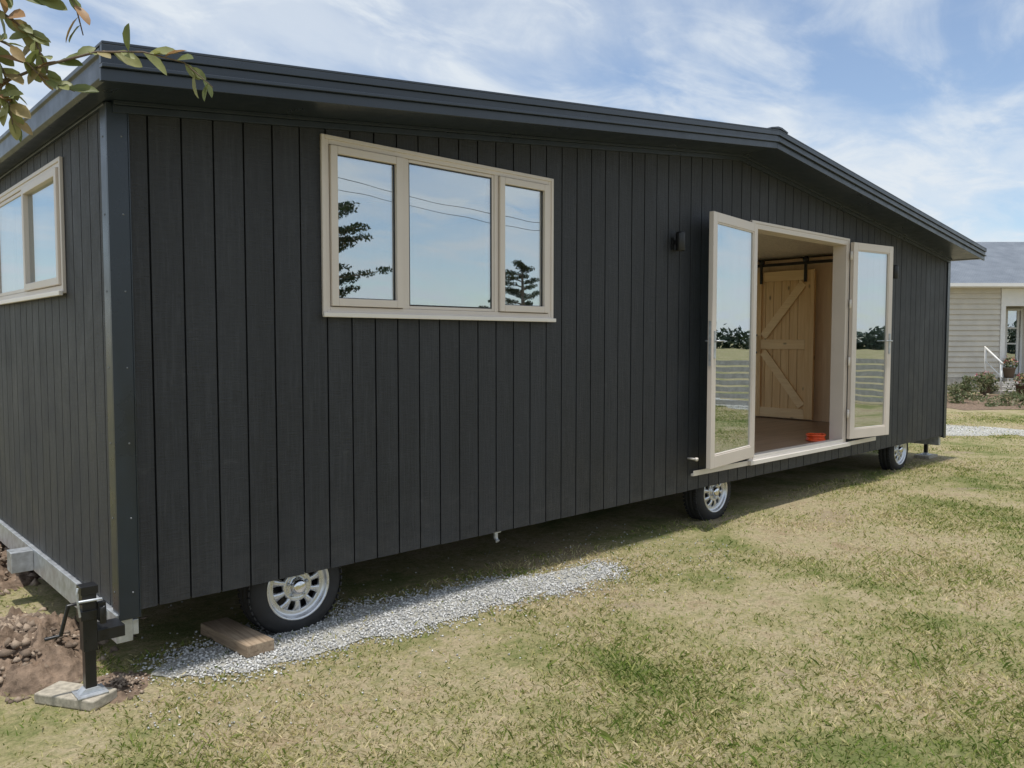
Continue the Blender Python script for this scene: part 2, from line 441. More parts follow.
for o in openB:
    rectframe(mb,o[0],o[1],o[2],o[3],.05,W-.09,W+.02); gl.box(o[0]+.05,o[1]-.05,W-.03,W-.024,o[2]+.05,o[3]-.05)
mb.obj('added_back_window_frame',[M_frame],cabin); gl.obj('added_back_window_glass',[M_clear],cabin)  # frames and clear panes of the added rear light openings
mb=MB(); x0,x1,z0,z1=door
mb.box(x0,x0+.045,-.03,.115,z0-.03,z1); mb.box(x1-.045,x1,-.03,.115,z0-.03,z1)
mb.box(x0+.045,x1-.045,-.03,.115,z1-.045,z1)
mb.box(x0-.024,x0-.001,-.034,-.0125,z0-.03,z1+.024); mb.box(x1+.001,x1+.024,-.034,-.0125,z0-.03,z1+.024)
mb.box(x0-.001,x1+.001,-.034,-.0125,z1+.001,z1+.024)
mb.box(x0+.045,x1-.045,-.04,.115,z0-.03,z0+.012,1)
mb.box(x0-.88,x1+.76,-.040,-.0345,z0-.050,z0-.006,1)
mb.box(x0-.05,x1+.05,-.075,-.041,z0-.045,z0-.008,1); mb.box(x0+.045,x1-.045,-.0405,-.02,z0+.0125,z0+.03,1)
mb.box(x0-.88,x1+.76,-.0340,-.0127,z0-.051,z0-.031,1)
mb.obj('door_frame',[M_frame,M_frame2],cabin,.002)
def leaf(name,hx,sgn,ang,width):
    Rz=Matrix.Rotation(math.radians(-ang if sgn>0 else 180+ang),4,'Z')
    Mx=Matrix.Translation((hx,-.062,0))@Rz
    m=MB(); g=MB(); h=MB(); zl,zh=.53,2.585; t0,t1=-.02,.02
    s=.075
    m.box(.01,.01+s,t0,t1,zl,zh,0,Mx); m.box(width-s,width,t0,t1,zl,zh,0,Mx)
    m.box(.01+s,width-s,t0,t1,zh-s,zh,0,Mx); m.box(.01+s,width-s,t0,t1,zl,zl+.10,0,Mx)
    for (a,b,c,d) in ((.01+s,.022+s,zl+.10,zh-s),(width-s-.012,width-s,zl+.10,zh-s),(.022+s,width-s-.012,zh-s-.012,zh-s),(.022+s,width-s-.012,zl+.10,zl+.112)):
        m.box(a,b,t0+.005,t1-.005,c,d,0,Mx)
    g.box(.022+s,width-s-.012,-.004,.004,zl+.112,zh-s-.012,0,Mx)
    m.obj(name,[M_frame],cabin,.003); g.obj(name+'_glass',[M_glass],cabin)
    for sd in (-1,1):
        y=sd*.0205
        h.box(width-.055,width-.028,min(y,y+sd*.008),max(y,y+sd*.008),1.42,1.64,0,Mx)
        yy=y+sd*.035
        h.tube([(width-.042,y,1.56),(width-.042,yy,1.56),(width-.15,yy,1.56)],.007,8,0,Mx)
    h.box(width,width+.003,-.011,.011,1.36,1.72,0,Mx)
    h.obj(name+'_handle',[M_galv],cabin)
    q=MB()
    for z in (.75,1.30,1.9,2.4):
        q.tube([(-.004,-.0,z),(-.004,0,z+.09)],.011,10,0,Mx)
    q.obj(name+'_hinges',[M_frame2],cabin)
leaf('left_door_leaf',x0-.005,-1,8.5,.91); leaf('right_door_leaf',x1+.005,1,8.5,.74)
mb=MB(); mb.tube([(4.35,-.012,.60),(4.35,-.09,.60)],.009,10); mb.tube([(4.35,-.085,.60),(4.35,-.105,.60)],.015,10)
mb.obj('door_stop',[M_frame2],cabin)
def wall_light(name,x,z):
    m=MB(); m.box(x-.035,x+.035,-.024,-.0125,z-.075,z+.02)
    m.box(x-.02,x+.02,-.045,-.0245,z-.03,z+.0)
    Mx=Matrix.Translation((x,-.078,z))@Matrix.Rotation(math.radians(90),4,'X')
    m.revolve([(0,-.02),(.030,-.02),(.034,-.085),(.038,-.085),(.038,.05),(.030,.062),(0,.064)],24,0,Mx)
    m.obj(name,[M_black],cabin,.001)
wall_light('wall_light',4.12,2.35); wall_light('wall_light_2',8.20,2.35)
# chassis
mb=MB()
mb.box(-.035,.035,-.012,W,.195,.325)
mb.box(.0355,.060,-.011,.05,.22,.29)
for y in (.42,W-.42): mb.box(.036,L-.05,y-.03,y+.03,.22,.33)
for x in np.arange(1.4,L,1.2): mb.box(x,x+.05,.30,W-.30,.26,.331)
mb.box(L-.06,L,.03,W-.03,.2,.325)
mb.box(-.15,-.036,1.55,1.67,.20,.32)
mb.tube([(2.30,.05,.335),(2.30,.05,.275),(2.30,.03,.255)],.016,10); mb.box(2.27,2.33,.03,.07,.31,.333)
mb.obj('trailer_chassis',[M_galv],cabin,.004)
def wheel(name,x,y,face):
    R=.272; w=.085; cz=.243
    Mx=Matrix.Translation((x,y,cz))@(Matrix.Identity(4) if face<0 else Matrix.Rotation(math.pi,4,'Z'))@Matrix.Rotation(random.uniform(0,1),4,'Y')
    e=empty(name); e.parent=cabin
    m=MB()
    prof=[(.172,-w+.012),(.18,-w),(.205,-w-.006),(.235,-w),(.255,-w+.015),(R,-w+.035),(R+.001,-.03),(R-.006,-.026),(R-.006,-.018),(R+.002,-.014),(R+.002,.014),(R-.006,.018),(R-.006,.026),(R+.001,.03),(R,w-.035),(.255,w-.015),(.205,w),(.172,w-.012)]
    m.revolve(prof,64,0,Mx,True)
    for k in range(48):
        A=Matrix.Rotation(2*math.pi*k/48,4,'Y')
        m.box(R-.004,R+.004,-.066,-.036,-.012,.010,0,Mx@A); m.box(R-.004,R+.004,.036,.066,-.012,.010,0,Mx@A)
    m.obj('tyre',[M_tyre],e)
    m=MB()
    m.revolve([(.184,-w+.004),(.182,-w-.003),(.175,-w-.004),(.168,-w+.008),(.164,-w+.026),(.150,-w+.030),(.138,-w+.024),(.134,-w+.03),(.136,-w+.05),(.16,-w+.06),(.16,w-.02),(.17,w-.01)],64,0,Mx)
    NS=10
    for k in range(NS):
        A=Matrix.Rotation(2*math.pi*k/NS,4,'Y')
        ys=[(.078,-w+.016,.014),(.095,-w+.012,.013),(.118,-w+.016,.018),(.137,-w+.026,.030)]
        vs=[]
        for r,yv,hw in ys: vs+= [(r,yv,-hw),(r,yv-.003,0),(r,yv,hw),(r,yv+.012,hw),(r,yv+.012,-hw)]
        fs=[]
        for i in range(3):
            for j in range(5): fs.append((i*5+j,i*5+(j+1)%5,(i+1)*5+(j+1)%5,(i+1)*5+j))
        m.add(vs,fs,0,Mx@A,True)
    m.revolve([(.084,-w+.034),(.084,-w+.016),(.076,-w+.010),(.064,-w+.016),(.048,-w+.018),(.042,-w+.012)],40,0,Mx)
    m.revolve([(.0425,-w+.012),(.040,-w-.004),(.036,-w-.014),(.028,-w-.02),(0,-w-.022)],40,1,Mx)
    m.obj('rim',[M_rim,M_chrome],e)
    m=MB(); m.revolve([(0,-w+.075),(.158,-w+.075)],32,0,Mx)  # flat black disc added as dark backing behind the rim webs
    for k in range(5):
        a=2*math.pi*k/5; m.revolve([(0,-.012),(.008,-.012),(.010,0)],6,1,Mx@Matrix.Translation((.056*math.cos(a),-w+.017,.056*math.sin(a))))
    m.obj('rim_backing_and_nuts',[M_black,M_galv],e)
WX=(.905,4.89,8.87)
for i,x in enumerate(WX):
    wheel('wheel_front_side_%d'%(i+1),x,.155,-1); wheel('wheel_back_side_%d'%(i+1),x,W-.155,1)
mb=MB()
for x in WX: mb.tube([(x,.22,.245),(x,W-.22,.245)],.03,12)
mb.obj('axles',[M_galv],cabin)

# ================================================================= JACKS
def jack(name,x,y,zb,ztop,brx):
    e=empty(name)
    m=MB(); m.box(x-.028,x+.028,y-.028,y+.028,zb+.19,ztop)
    m.box(x-.034,x+.034,y-.034,y+.034,ztop-.03,ztop+.004); m.box(x-.036,x+.036,y-.036,y+.036,ztop-.14,ztop-.10)
    m.box(min(x+.029,brx),max(x+.029,brx),y-.028,y+.09,.27,.32)
    m.tube([(x-.03,y,ztop-.07),(x-.075,y,ztop-.07),(x-.10,y+.03,ztop-.20),(x-.16,y+.035,ztop-.205)],.009)
    m.box(x+.029,x+.06,y-.045,y-.02,ztop-.15,ztop-.07)
    m.tube([(x+.045,y-.05,ztop-.09),(x+.045,y-.05,ztop-.16)],.014,10)
    m.obj('jack_outer_tube',[M_black],e,.003)
    m=MB(); m.box(x-.022,x+.022,y-.022,y+.022,zb+.012,zb+.20); m.obj('jack_inner_tube',[M_black],e,.002)
    m=MB(); m.box(x-.06,x+.06,y-.055,y+.055,zb,zb+.006); m.prism_y([(x-.05,zb+.0062),(x+.05,zb+.0062),(x+.026,zb+.028),(x-.026,zb+.028)],y-.025,y+.025)
    m.tube([(x-.045,y-.03,ztop+.005),(x-.05,y-.03,ztop-.02),(x-.04,y-.035,ztop-.12)],.005)
    m.tube([(x-.045,y-.035,ztop-.055),(x+.045,y-.045,ztop-.055)],.006); m.tube([(x+.05,y-.045,ztop-.09),(x+.065,y-.05,ztop-.12),(x+.05,y-.05,ztop-.16)],.004)
    m.obj('jack_foot_plate',[M_galv],e,.001)
jack('trailer_jack',-.175,-.11,.048,.515,-.036)
jack('trailer_jack',L+.12,.25,.04,.42,L+.0)
m=MB(); m.box(-.155,.155,-.07,.07,0,.045); o=m.obj('concrete_paver',[M_concrete],None,.006); o.location=(-.215,-.045,.001); o.rotation_euler=(0,0,math.radians(-58))
m=MB(); m.box(-.15,.15,-.10,.10,0,.04); o=m.obj('concrete_paver',[M_concrete],None,.006); o.location=(L+.12,.25,.001)
m=MB(); m.box(-.075,.075,-.24,.24,0,.06); o=m.obj('timber_block',[M_timber],None,.004); o.location=(.575,.12,.008); o.rotation_euler=(0,math.radians(2),math.radians(5))
m=MB()
for k in range(4):
    r=.12-.009*(k%3); z=FLZ+.013+.017*k
    m.tube([(6.99+r*math.cos(a),.21+r*math.sin(a)*.7,z+.003*math.sin(3*a+k)) for a in np.linspace(0,2*math.pi,25)],.010,8)
o=m.obj('orange_hose_coil',[M_orange])

# ================================================================= GROUND
Fv=Vector((.678,.735,0)).normalized(); Rv=Vector((Fv.y,-Fv.x,0))
HM=Matrix(((Rv.x,Fv.x,0,-1.153),(Rv.y,Fv.y,0,-3.818),(0,0,1,0),(0,0,0,1)))   # frame aligned with the neighbour's house
def HP(lat,d,z):
    p=HM@Vector((lat,d,z)); return (p.x,p.y,p.z)
me=bpy.data.meshes.new('ground'); S=600
me.from_pydata([(-S,-S,0),(S,-S,0),(S,S,0),(-S,S,0)],[],[(0,1,2,3)]); me.materials.append(M_ground)
COL.objects.link(bpy.data.objects.new('ground',me))
gp=[(.10,.15),(.12,-.05),(.27,-.24),(.62,-.33),(.98,-.36),(1.5,-.38),(2.1,-.45),(2.85,-.50),(3.12,-.36),(3.16,-.18),(2.7,-.06),(2.2,.06),(1.82,.16),(1.3,.22),(.8,.26),(.4,.26)]
def inpoly(px,py,poly):
    r=np.zeros(len(px),bool); n=len(poly)
    for i in range(n):
        x1,y1=poly[i]; x2,y2=poly[(i+1)%n]
        c=((y1>py)!=(y2>py))&(px<(x2-x1)*(py-y1)/(y2-y1+1e-12)+x1); r^=c
    return r
def stones(name,xs,ys,zs,size,mat,flat=.7):
    n=len(xs); base=np.array([(1,0,0),(-1,0,0),(0,1,0),(0,-1,0),(0,0,1),(0,0,-1)],float)
    sc=size[:,None]*rng.uniform(.6,1.25,(n,3)); sc[:,2]*=flat
    v=base[None]*sc[:,None,:]*rng.uniform(.75,1.25,(n,6,1))+rng.normal(0,.16,(n,6,3))*size[:,None,None]
    a=rng.uniform(0,6.28,n); ca,sa=np.cos(a),np.sin(a)
    vx=v[:,:,0]*ca[:,None]-v[:,:,1]*sa[:,None]; vy=v[:,:,0]*sa[:,None]+v[:,:,1]*ca[:,None]
    v=np.stack([vx+xs[:,None],vy+ys[:,None],v[:,:,2]+zs[:,None]],-1).reshape(-1,3)
    f=np.array([(0,2,4),(2,1,4),(1,3,4),(3,0,4),(2,0,5),(1,2,5),(3,1,5),(0,3,5)])
    F=(f[None]+(np.arange(n)*6)[:,None,None]).reshape(-1,3)
    r=rng.random((n,4)); r=np.repeat(r,6,axis=0)
    return fastmesh(name,v,F,mat,r)
def densify(poly,step,amp,s=5):
    out=[];n=len(poly)
    for i in range(n):
        a=Vector(poly[i]);b=Vector(poly[(i+1)%n]);k=max(1,int((b-a).length/step))
        for j in range(k):
            p=a.lerp(b,j/k); out.append((p.x+noise.noise(Vector((p.x*s,p.y*s,1)))*amp,p.y+noise.noise(Vector((p.x*s,p.y*s,9)))*amp))
    return out
def sheet(name,poly,z,mat):
    me=bpy.data.meshes.new(name); me.from_pydata([(x,y,z) for x,y in poly],[],[tuple(range(len(poly)))]); me.materials.append(mat)
    o=bpy.data.objects.new(name,me); COL.objects.link(o); return o
gp2=densify(gp,.04,.12,6)
gpi=[((x-1.6)*.96+1.6,(y+.1)*.80-.1) for x,y in gp2]
sheet('gravel_strip',gpi,.004,M_gravel)
N=56000
px=rng.uniform(-.1,3.5,N); py=rng.uniform(-.8,.5,N)
patch=np.array([noise.fractal(Vector((a*3.5,b*5,7)),1,2,3) for a,b in zip(px,py)])
k=inpoly(px,py,gp2)&(rng.random(N)<np.clip(.62+1.3*patch,.12,1))
jx=px[k]+rng.normal(0,.06,k.sum()); jy=py[k]+rng.normal(0,.055,k.sum())
stones('gravel',jx,jy,rng.uniform(.003,.012,len(jx)),rng.uniform(.0035,.0095,len(jx)),M_gravelstone)
m2=900; sxx=rng.uniform(-.1,4.2,m2); syy=rng.normal(-.2,.40,m2)
stones('scattered_gravel',sxx,syy,np.full(m2,.005),rng.uniform(.003,.008,m2),M_gravelstone)
dp=densify([HP(a,b,0)[:2] for a,b in ((6.6,14.0),(7.4,13.2),(9.5,12.9),(13,12.6),(20,12.8),(20,13.9),(13,13.8),(9.6,14.1),(7.6,14.9))],.25,.5,1.4)
sheet('gravel_path',dp,.004,M_gravel)
q=[HP(a,b,0) for a,b in zip(rng.uniform(6.4,14,16000),rng.uniform(12.2,15.2,16000))]
dx=np.array([a[0] for a in q]); dy=np.array([a[1] for a in q]); k=inpoly(dx,dy,dp)&(rng.random(len(dx))<.22)
stones('path_gravel',dx[k],dy[k],rng.uniform(.0,.010,k.sum()),rng.uniform(.01,.02,k.sum()),M_gravelstone)
piles=[(-.32,.72,.38,.52,.16),(-.18,2.55,.42,.55,.17),(-.02,-.02,.14,.17,.025)]
def pile(name,cx,cy,rx,ry,h):
    n=72; vs=[];fs=[]
    for j in range(n):
        for i in range(n):
            u=(i/(n-1)*2-1)*1.25; v=(j/(n-1)*2-1)*1.25; r=math.hypot(u,v)
            x=cx+u*rx;y=cy+v*ry
            e=1+.35*noise.noise(Vector((u*1.5+cx*9,v*1.5,2)))
            f=max(0,1-(r/e)**2); nz=noise.fractal(Vector((x*9,y*9,.5)),1,2,5)*.7+abs(noise.noise(Vector((x*28,y*28,0))))*.45-.15
            z=h*(f**.8)*(1+nz)-.004 if f>0 else -.02
            vs.append((x,y,z))
    for j in range(n-1):
        for i in range(n-1): a=j*n+i; fs.append((a,a+1,a+n+1,a+n))
    m=MB(); m.add(vs,fs,0,None,True); m.obj(name,[M_soil])
for p in piles: pile('dirt_pile',*p)
cx=[];cy=[];cz=[];cs=[]
for (x,y,rx,ry,h) in piles:
    for _ in range(1100 if h>.1 else 260):
        a=random.uniform(0,6.28); r=abs(random.gauss(0,.6)); xx=x+rx*r*math.cos(a); yy=y+ry*r*math.sin(a)
        cx.append(xx);cy.append(yy);cz.append(max(0,h*(1-r*r))*1.0+.002);cs.append(random.choice((.005,.007,.01,.014,.018,.028)) if h>.1 else random.choice((.004,.006,.01)))
stones('soil_clods',np.array(cx),np.array(cy),np.array(cz),np.array(cs)*1.1,M_clod)

CX,CY=-1.15,-3.8
def grass(name,N,r0,r1,seed):
    g=np.random.default_rng(seed)
    th=math.atan2(.735,.678)+g.uniform(-.85,.85,N); r=r0+(r1-r0)*g.random(N)**1.1
    x=CX+r*np.cos(th); y=CY+r*np.sin(th)
    ok=~((x>.05)&(x<L)&(y>.30)&(y<W))
    under=(x>.0)&(x<L)&(y>.05)&(y<=.30); ok&=~(under&(g.random(N)<.5))
    ing=inpoly(x,y,gp2); ok&=~(ing&(g.random(N)<.90))
    ok&=~(inpoly(x,y,dp)&(g.random(N)<.8))
    for (a,b,c,d,h) in piles:
        ok&=~(((((x-a)/c)**2+((y-b)/d)**2)<.95)&(g.random(N)<.97))
    pn=(np.sin(x*1.9+1.3*np.sin(y*1.1))*np.sin(y*2.3+1.7*np.sin(x*.9+2))+.35*np.sin(x*6.1+2*np.sin(y*4.3))*np.sin(y*5.7+1.2))
    dens=np.clip(.64+.52*pn,.12,1); ok&=g.random(N)<dens
    x,y,r,pn=x[ok],y[ok],r[ok],pn[ok]; n=len(x)
    h=g.uniform(.007,.025,n)*(1+.3*np.clip(pn,-1,1)); tall=g.random(n)<.015; h[tall]*=1.8
    w=g.uniform(.0014,.0030,n)*(1+.12*r); a=g.uniform(0,6.283,n); b=g.uniform(0,6.283,n); ln=g.uniform(.4,1.9,n)*h
    dxx=np.cos(a)*w;dyy=np.sin(a)*w; tx=np.cos(b)*ln;ty=np.sin(b)*ln
    z0=np.full(n,-.001)
    v=np.empty((n,4,3))
    v[:,0]=np.stack([x-dxx,y-dyy,z0],-1); v[:,1]=np.stack([x+dxx,y+dyy,z0],-1)
    v[:,2]=np.stack([x+tx*.45+dxx*.7,y+ty*.45+dyy*.7,h*.7],-1); v[:,3]=np.stack([x+tx,y+ty,h],-1)
    F=np.array([(0,1,2),(0,2,3)])[None]+(np.arange(n)*4)[:,None,None]
    c=g.random((n,4)); c=np.repeat(c,4,axis=0)
    fastmesh(name,v.reshape(-1,3),F.reshape(-1,3),M_blade,c)
grass('grass',540000,2.0,20,3)

# ================================================================= NEIGHBOUR HOUSE
house=empty('weatherboard_house')
M_wb=simple('cream_weatherboard',(.60,.56,.48),.6,0,.08,3,.05)
M_white=simple('white_house_trim',(.78,.77,.74),.5,0,.04,6,.0)
t=NT('corrugated_roof'); w=t.add('ShaderNodeTexWave'); w.inputs['Scale'].default_value=4.2
t.link(t.coord(src='obj'),w.inputs['Vector']); n_=t.noise(t.coord(),2,5,.6)
t.col(t.mix(.45,t.ramp(n_,[(.3,(.15,.175,.21)),(.7,(.24,.27,.31))]),w.outputs['Color'],'MULTIPLY')); t.rough(.55); t.bump(w.outputs['Fac'],.6,.03); M_corr=t.m
WD=24.4
def wboards(m,x0,x1,z0,z1,M):
    z=z0
    while z<z1-.02:
        h=min(.16,z1-z); m.prism_x([(WD-.05,z),(WD-.01,z+h),(WD+.05,z+h),(WD+.05,z)],x0,x1,0,M); z+=.16
m=MB()
wboards(m,8.5,14.85,.45,3.2,HM); wboards(m,18.26,22.5,.45,3.2,HM)
m.box(14.95,18.2,WD+1.5,WD+1.6,.45,3.2,0,HM)
m.box(8.6,14.84,WD+.06,WD+8,.0,3.2,0,HM); m.box(18.3,22.4,WD+.06,WD+8,.0,3.2,0,HM); m.box(14.951,18.299,WD+1.61,WD+8,0,3.2,0,HM)
m.obj('walls',[M_wb],house)
m=MB(); m.prism_x([(WD-.45,3.22),(WD+4.2,5.0),(WD+8.6,3.22),(WD+8.6,3.28),(WD+4.2,5.07),(WD-.45,3.28)],8.0,23.0,0,None); o=m.obj('roof',[M_corr],house); o.matrix_world=HM
m=MB()
m.box(8.0,23.0,WD-.53,WD-.455,3.18,3.28,0,HM); m.box(8.2,22.8,WD-.45,WD+.0,3.16,3.2,0,HM)
m.box(14.86,15.0,WD-.06,WD+.04,.45,3.15,0,HM); m.box(18.1,18.25,WD-.06,WD+.04,.45,3.15,0,HM)
m.box(15.0,18.1,WD-.05,WD+.03,2.62,3.15,0,HM)
m.box(15.45,15.52,WD+1.42,WD+1.5,.5,2.6,0,HM); m.box(16.4,16.47,WD+1.42,WD+1.5,.5,2.6,0,HM); m.box(15.52,16.4,WD+1.42,WD+1.5,2.53,2.6,0,HM)
m.box(15.54,16.38,WD+1.45,WD+1.49,.5,.95,0,HM)
for xx in (15.54,15.93,16.3): m.box(xx,xx+.07,WD+1.45,WD+1.49,.95,2.53,0,HM)
for zz in (1.45,1.95): m.box(15.61,16.3,WD+1.455,WD+1.485,zz,zz+.05,0,HM)
m.box(10.5,10.6,WD-.09,WD-.052,1.2,2.5,0,HM); m.box(11.9,12.0,WD-.09,WD-.052,1.2,2.5,0,HM); m.box(10.6,11.9,WD-.09,WD-.052,2.4,2.5,0,HM); m.box(10.6,11.9,WD-.09,WD-.052,1.2,1.3,0,HM)
m.obj('trim',[M_white],house)
m=MB(); m.box(15.56,16.36,WD+1.47,WD+1.48,.95,2.53,0,HM); m.box(10.6,11.9,WD-.07,WD-.06,1.3,2.4,0,HM); m.obj('window_panes',[M_glass],house)
m=MB(); m.box(14.96,18.1,WD-.3,WD+1.41,.0,.44,0,HM)
for k in range(3): m.box(14.2,15.9,WD-.6-.3*k,WD-.301-.3*k,0,.33-.11*k,0,HM)
m.box(8.5,14.85,WD-.045,WD+.055,0,.44,0,HM)
m.obj('porch_steps',[M_step],house)
m=MB(); xx=14.25
m.tube([HM@Vector((xx,WD-1.15,0)),HM@Vector((xx,WD-1.15,.9))],.03); m.tube([HM@Vector((xx,WD-.35,.3)),HM@Vector((xx,WD-.35,1.35))],.03)
m.tube([HM@Vector((xx,WD-1.2,.9)),HM@Vector((xx,WD-.3,1.38))],.03); m.tube([HM@Vector((xx,WD-1.2,.5)),HM@Vector((xx,WD-.3,.98))],.02)
m.obj('handrail',[M_white],house)

# ================================================================= PLANTS
def leafcloud(name,centres,radii,nper,size,mat,parent=None,seed=1):
    g=np.random.default_rng(seed); P=[]
    for c,r in zip(centres,radii):
        d=g.normal(size=(nper,3)); d/=np.linalg.norm(d,axis=1)[:,None]; d*=(g.random(nper)**.45)[:,None]
        P.append(np.array(c)+d*np.array(r))
    P=np.concatenate(P); n=len(P); s=size*g.uniform(.6,1.4,n)
    a=g.normal(size=(n,3)); a/=np.linalg.norm(a,axis=1)[:,None]; b=np.cross(a,g.normal(size=(n,3))); b/=np.linalg.norm(b,axis=1)[:,None]
    v=np.stack([P-a*s[:,None],P+b*s[:,None]*.45,P+a*s[:,None],P-b*s[:,None]*.45],1).reshape(-1,3)
    v[:,2]=np.maximum(v[:,2],.005)
    F=np.arange(n*4).reshape(-1,4); c=np.repeat(g.random((n,4)),4,axis=0)
    return fastmesh(name,v,F,mat,c,parent)
M_leafg=leaf_mat('garden_foliage',(.07,.10,.035),(.16,.19,.08),(.36,.31,.19))
M_leafd=leaf_mat('dark_conifer_foliage',(.012,.028,.012),(.03,.055,.022))
M_flower=leaf_mat('flower_petals',(.5,.08,.12),(.7,.35,.4),(.8,.6,.2))
bed=densify([HP(a,b,0)[:2] for a,b in ((10.2,18.0),(13.2,18.2),(16.5,19.0),(16.0,23.4),(9.5,23.2))],.4,.3,1)
sheet('garden_bed',bed,.008,M_soil)
cs=[];rs=[]
for k in range(46):
    la=random.uniform(10.2,15.6); d=random.uniform(17.8,23.0); hh=random.uniform(.06,.28)*random.choice((.6,1,1.3)); cs.append(HP(la,d,hh*.6)); rs.append((random.uniform(.12,.45),random.uniform(.12,.45),hh))
leafcloud('garden_plants',cs,rs,90,.04,M_leafg,seed=4)
def shrub(name,la,d,h,w,seed,mat=M_leafg):
    e=empty(name); g=random.Random(seed); c=[];r=[]
    m=MB()
    for k in range(9):
        a=g.uniform(0,6.28); rr=g.uniform(0,w*.8); z=g.uniform(h*.3,h*.9); q=HP(la+rr*math.cos(a),d+rr*math.sin(a),z)
        c.append(q); r.append((w*.35,w*.35,h*.2)); b=HP(la,d,0); m.tube([b,((b[0]+q[0])/2,(b[1]+q[1])/2,z*.6),q],[.015,.01,.004],5)
    m.obj('stems',[M_bark],e); leafcloud('leaves',c,r,70,.042,mat,e,seed)
shrub('shrub',12.3,21.6,.62,.4,1); shrub('shrub',13.4,22.6,.7,.35,2); shrub('shrub',11.3,20.2,.45,.4,5); shrub('shrub',12.6,19.4,.32,.35,9)
def pot(name,la,d,z,seed):
    e=empty(name); m=MB(); q=HP(la,d,z)
    m.revolve([(0,0),(.12,0),(.17,.28),(.185,.28),(.185,.32),(.15,.32),(.14,.26),(0,.26)],20,0,Matrix.Translation(q)@Matrix.Rotation(math.radians(90),4,'X'))
    m.obj('pot',[M_clod],e)
    leafcloud('leaves',[HP(la,d,z+.45)],[(.25,.25,.2)],160,.05,M_leafg,e,seed); leafcloud('flowers',[HP(la,d,z+.52)],[(.25,.25,.18)],60,.04,M_flower,e,seed+1)
pot('potted_plant',14.65,WD-1.5,0,11); pot('potted_plant',15.1,WD-.15,.44,13); pot('potted_plant',14.0,WD-.8,0,17)
def conifer(name,x,y,h,w,seed):
    e=empty(name); g=random.Random(seed); m=MB()
    m.tube([(x,y,0),(x+.05,y,h*.5),(x,y+.03,h)],[.14,.09,.02],8); cs=[];rs=[]
    for k in range(34):
        z=h*(.2+.8*k/34); ln=w*(1-((z/h)-.45)**2*1.6)*g.uniform(.4,1.2); ln=max(ln,.15); a=g.uniform(0,6.28)
        tip=Vector((x+ln*math.cos(a),y+ln*math.sin(a),z+.12*ln)); m.tube([(x,y,z-.1),tip],[.03,.006],5)
        for t_ in (.45,.7,1.0):
            q=Vector((x,y,z-.1)).lerp(tip,t_); cs.append(tuple(q)); rs.append((.24,.24,.09))
    m.obj('trunk',[M_bark],e); leafcloud('foliage',cs,rs,90,.045,M_leafd,e,seed)
conifer('conifer_tree',8.45,-13.3,4.9,1.45,3)
conifer('conifer_tree',19.6,-18.2,4.5,1.3,8)
cs=[];rs=[]
g=random.Random(5)
for k in range(150):
    x=-60+k*1.9+g.uniform(-1,1); cs.append((x,-95+g.uniform(-4,4),1.2)); rs.append((g.uniform(1.5,3.5),1.5,g.uniform(1.2,4)))
for k in range(90):
    cs.append((150+g.uniform(-4,4),-95+k*2.1,1.2)); rs.append((1.5,g.uniform(1.5,3.5),g.uniform(1.5,4.5)))
leafcloud('distant_trees',cs,rs,150,.55,M_leafd,None,6)
fe=empty('slat_fence'); m=MB()
for k in range(8):
    y=-14+k*1.6; m.box(17.0,17.09,y,y+.09,0,1.15)
for k in range(7): m.box(16.97,16.998,-14.1,-2.7,.06+.155*k,.17+.155*k)
m.obj('posts_and_slats',[M_step],fe)
pe=empty('power_line'); m=MB()
for x in (-18,14,46): m.tube([(x,-24,0),(x,-24,8.2)],[.15,.1],10); m.box(x-.05,x+.05,-24.9,-23.1,7.7,7.82)
m.obj('poles',[M_timber],pe); m=MB()
for yy in (-24.8,-23.2):
    for a,b in ((-18,14),(14,46)):
        m.tube([(a+(b-a)*s,yy,7.85-.8*4*s*(1-s)) for s in np.linspace(0,1,17)],.012,5)
m.obj('wires',[M_black],pe)

# overhanging broadleaf tree at left, one limb reaches over the lawn
te=empty('broadleaf_tree')
M_leafm=leaf_mat('glossy_leaves',(.15,.18,.055),(.29,.30,.11),(.40,.23,.11),40)
def CP(px,py,D):
    lat=(px-512)/800*D; z=1.56+(341-py)/800*D
    p=Vector((-1.123,-3.818,0))+Fv*D+Rv*lat; return Vector((p.x,p.y,z))
m=MB(); trunk=Vector((-2.4,-1.5,0))
root=Vector((-1.45,-1.95,2.35))
m.tube([trunk,trunk+Vector((.05,-.03,1.0)),trunk+Vector((.2,-.1,1.9)),trunk+Vector((.25,-.1,3.0)),trunk+Vector((.1,.1,3.8))],[.08,.065,.05,.03,.01],10)
m.tube([trunk+Vector((.2,-.1,1.9)),trunk+Vector((.55,-.3,2.2)),root],[.035,.022,.014],8)
twigs=[]
def twig(pts,r0=.004,r1=.0012):
    n=len(pts); m.tube(pts,[r0+(r1-r0)*i/(n-1) for i in range(n)],6); twigs.append(pts)
A=CP(-40,20,1.5)
m.tube([root,root.lerp(A,.5)+Vector((0,0,.03)),A],[.014,.010,.006],8)
D=1.45
twig([A,CP(-5,40,D),CP(14,80,D),CP(22,112,D)]); twig([A,CP(5,15,D),CP(24,28,D),CP(44,44,D),CP(56,78,D)])
twig([root,CP(-30,-60,D),CP(30,-35,D),CP(72,-8,D),CP(86,16,D),CP(92,42,D)],.003,.001)
twig([CP(0,92,1.45),CP(50,72,1.45),CP(105,58,1.42),CP(150,58,1.40),CP(190,68,1.38),CP(218,92,1.37)],.0028,.0008)
twig([A,CP(-20,70,D),CP(0,92,1.45)]); twig([CP(0,92,1.45),CP(18,108,1.44),CP(20,128,1.44)],.002,.001)
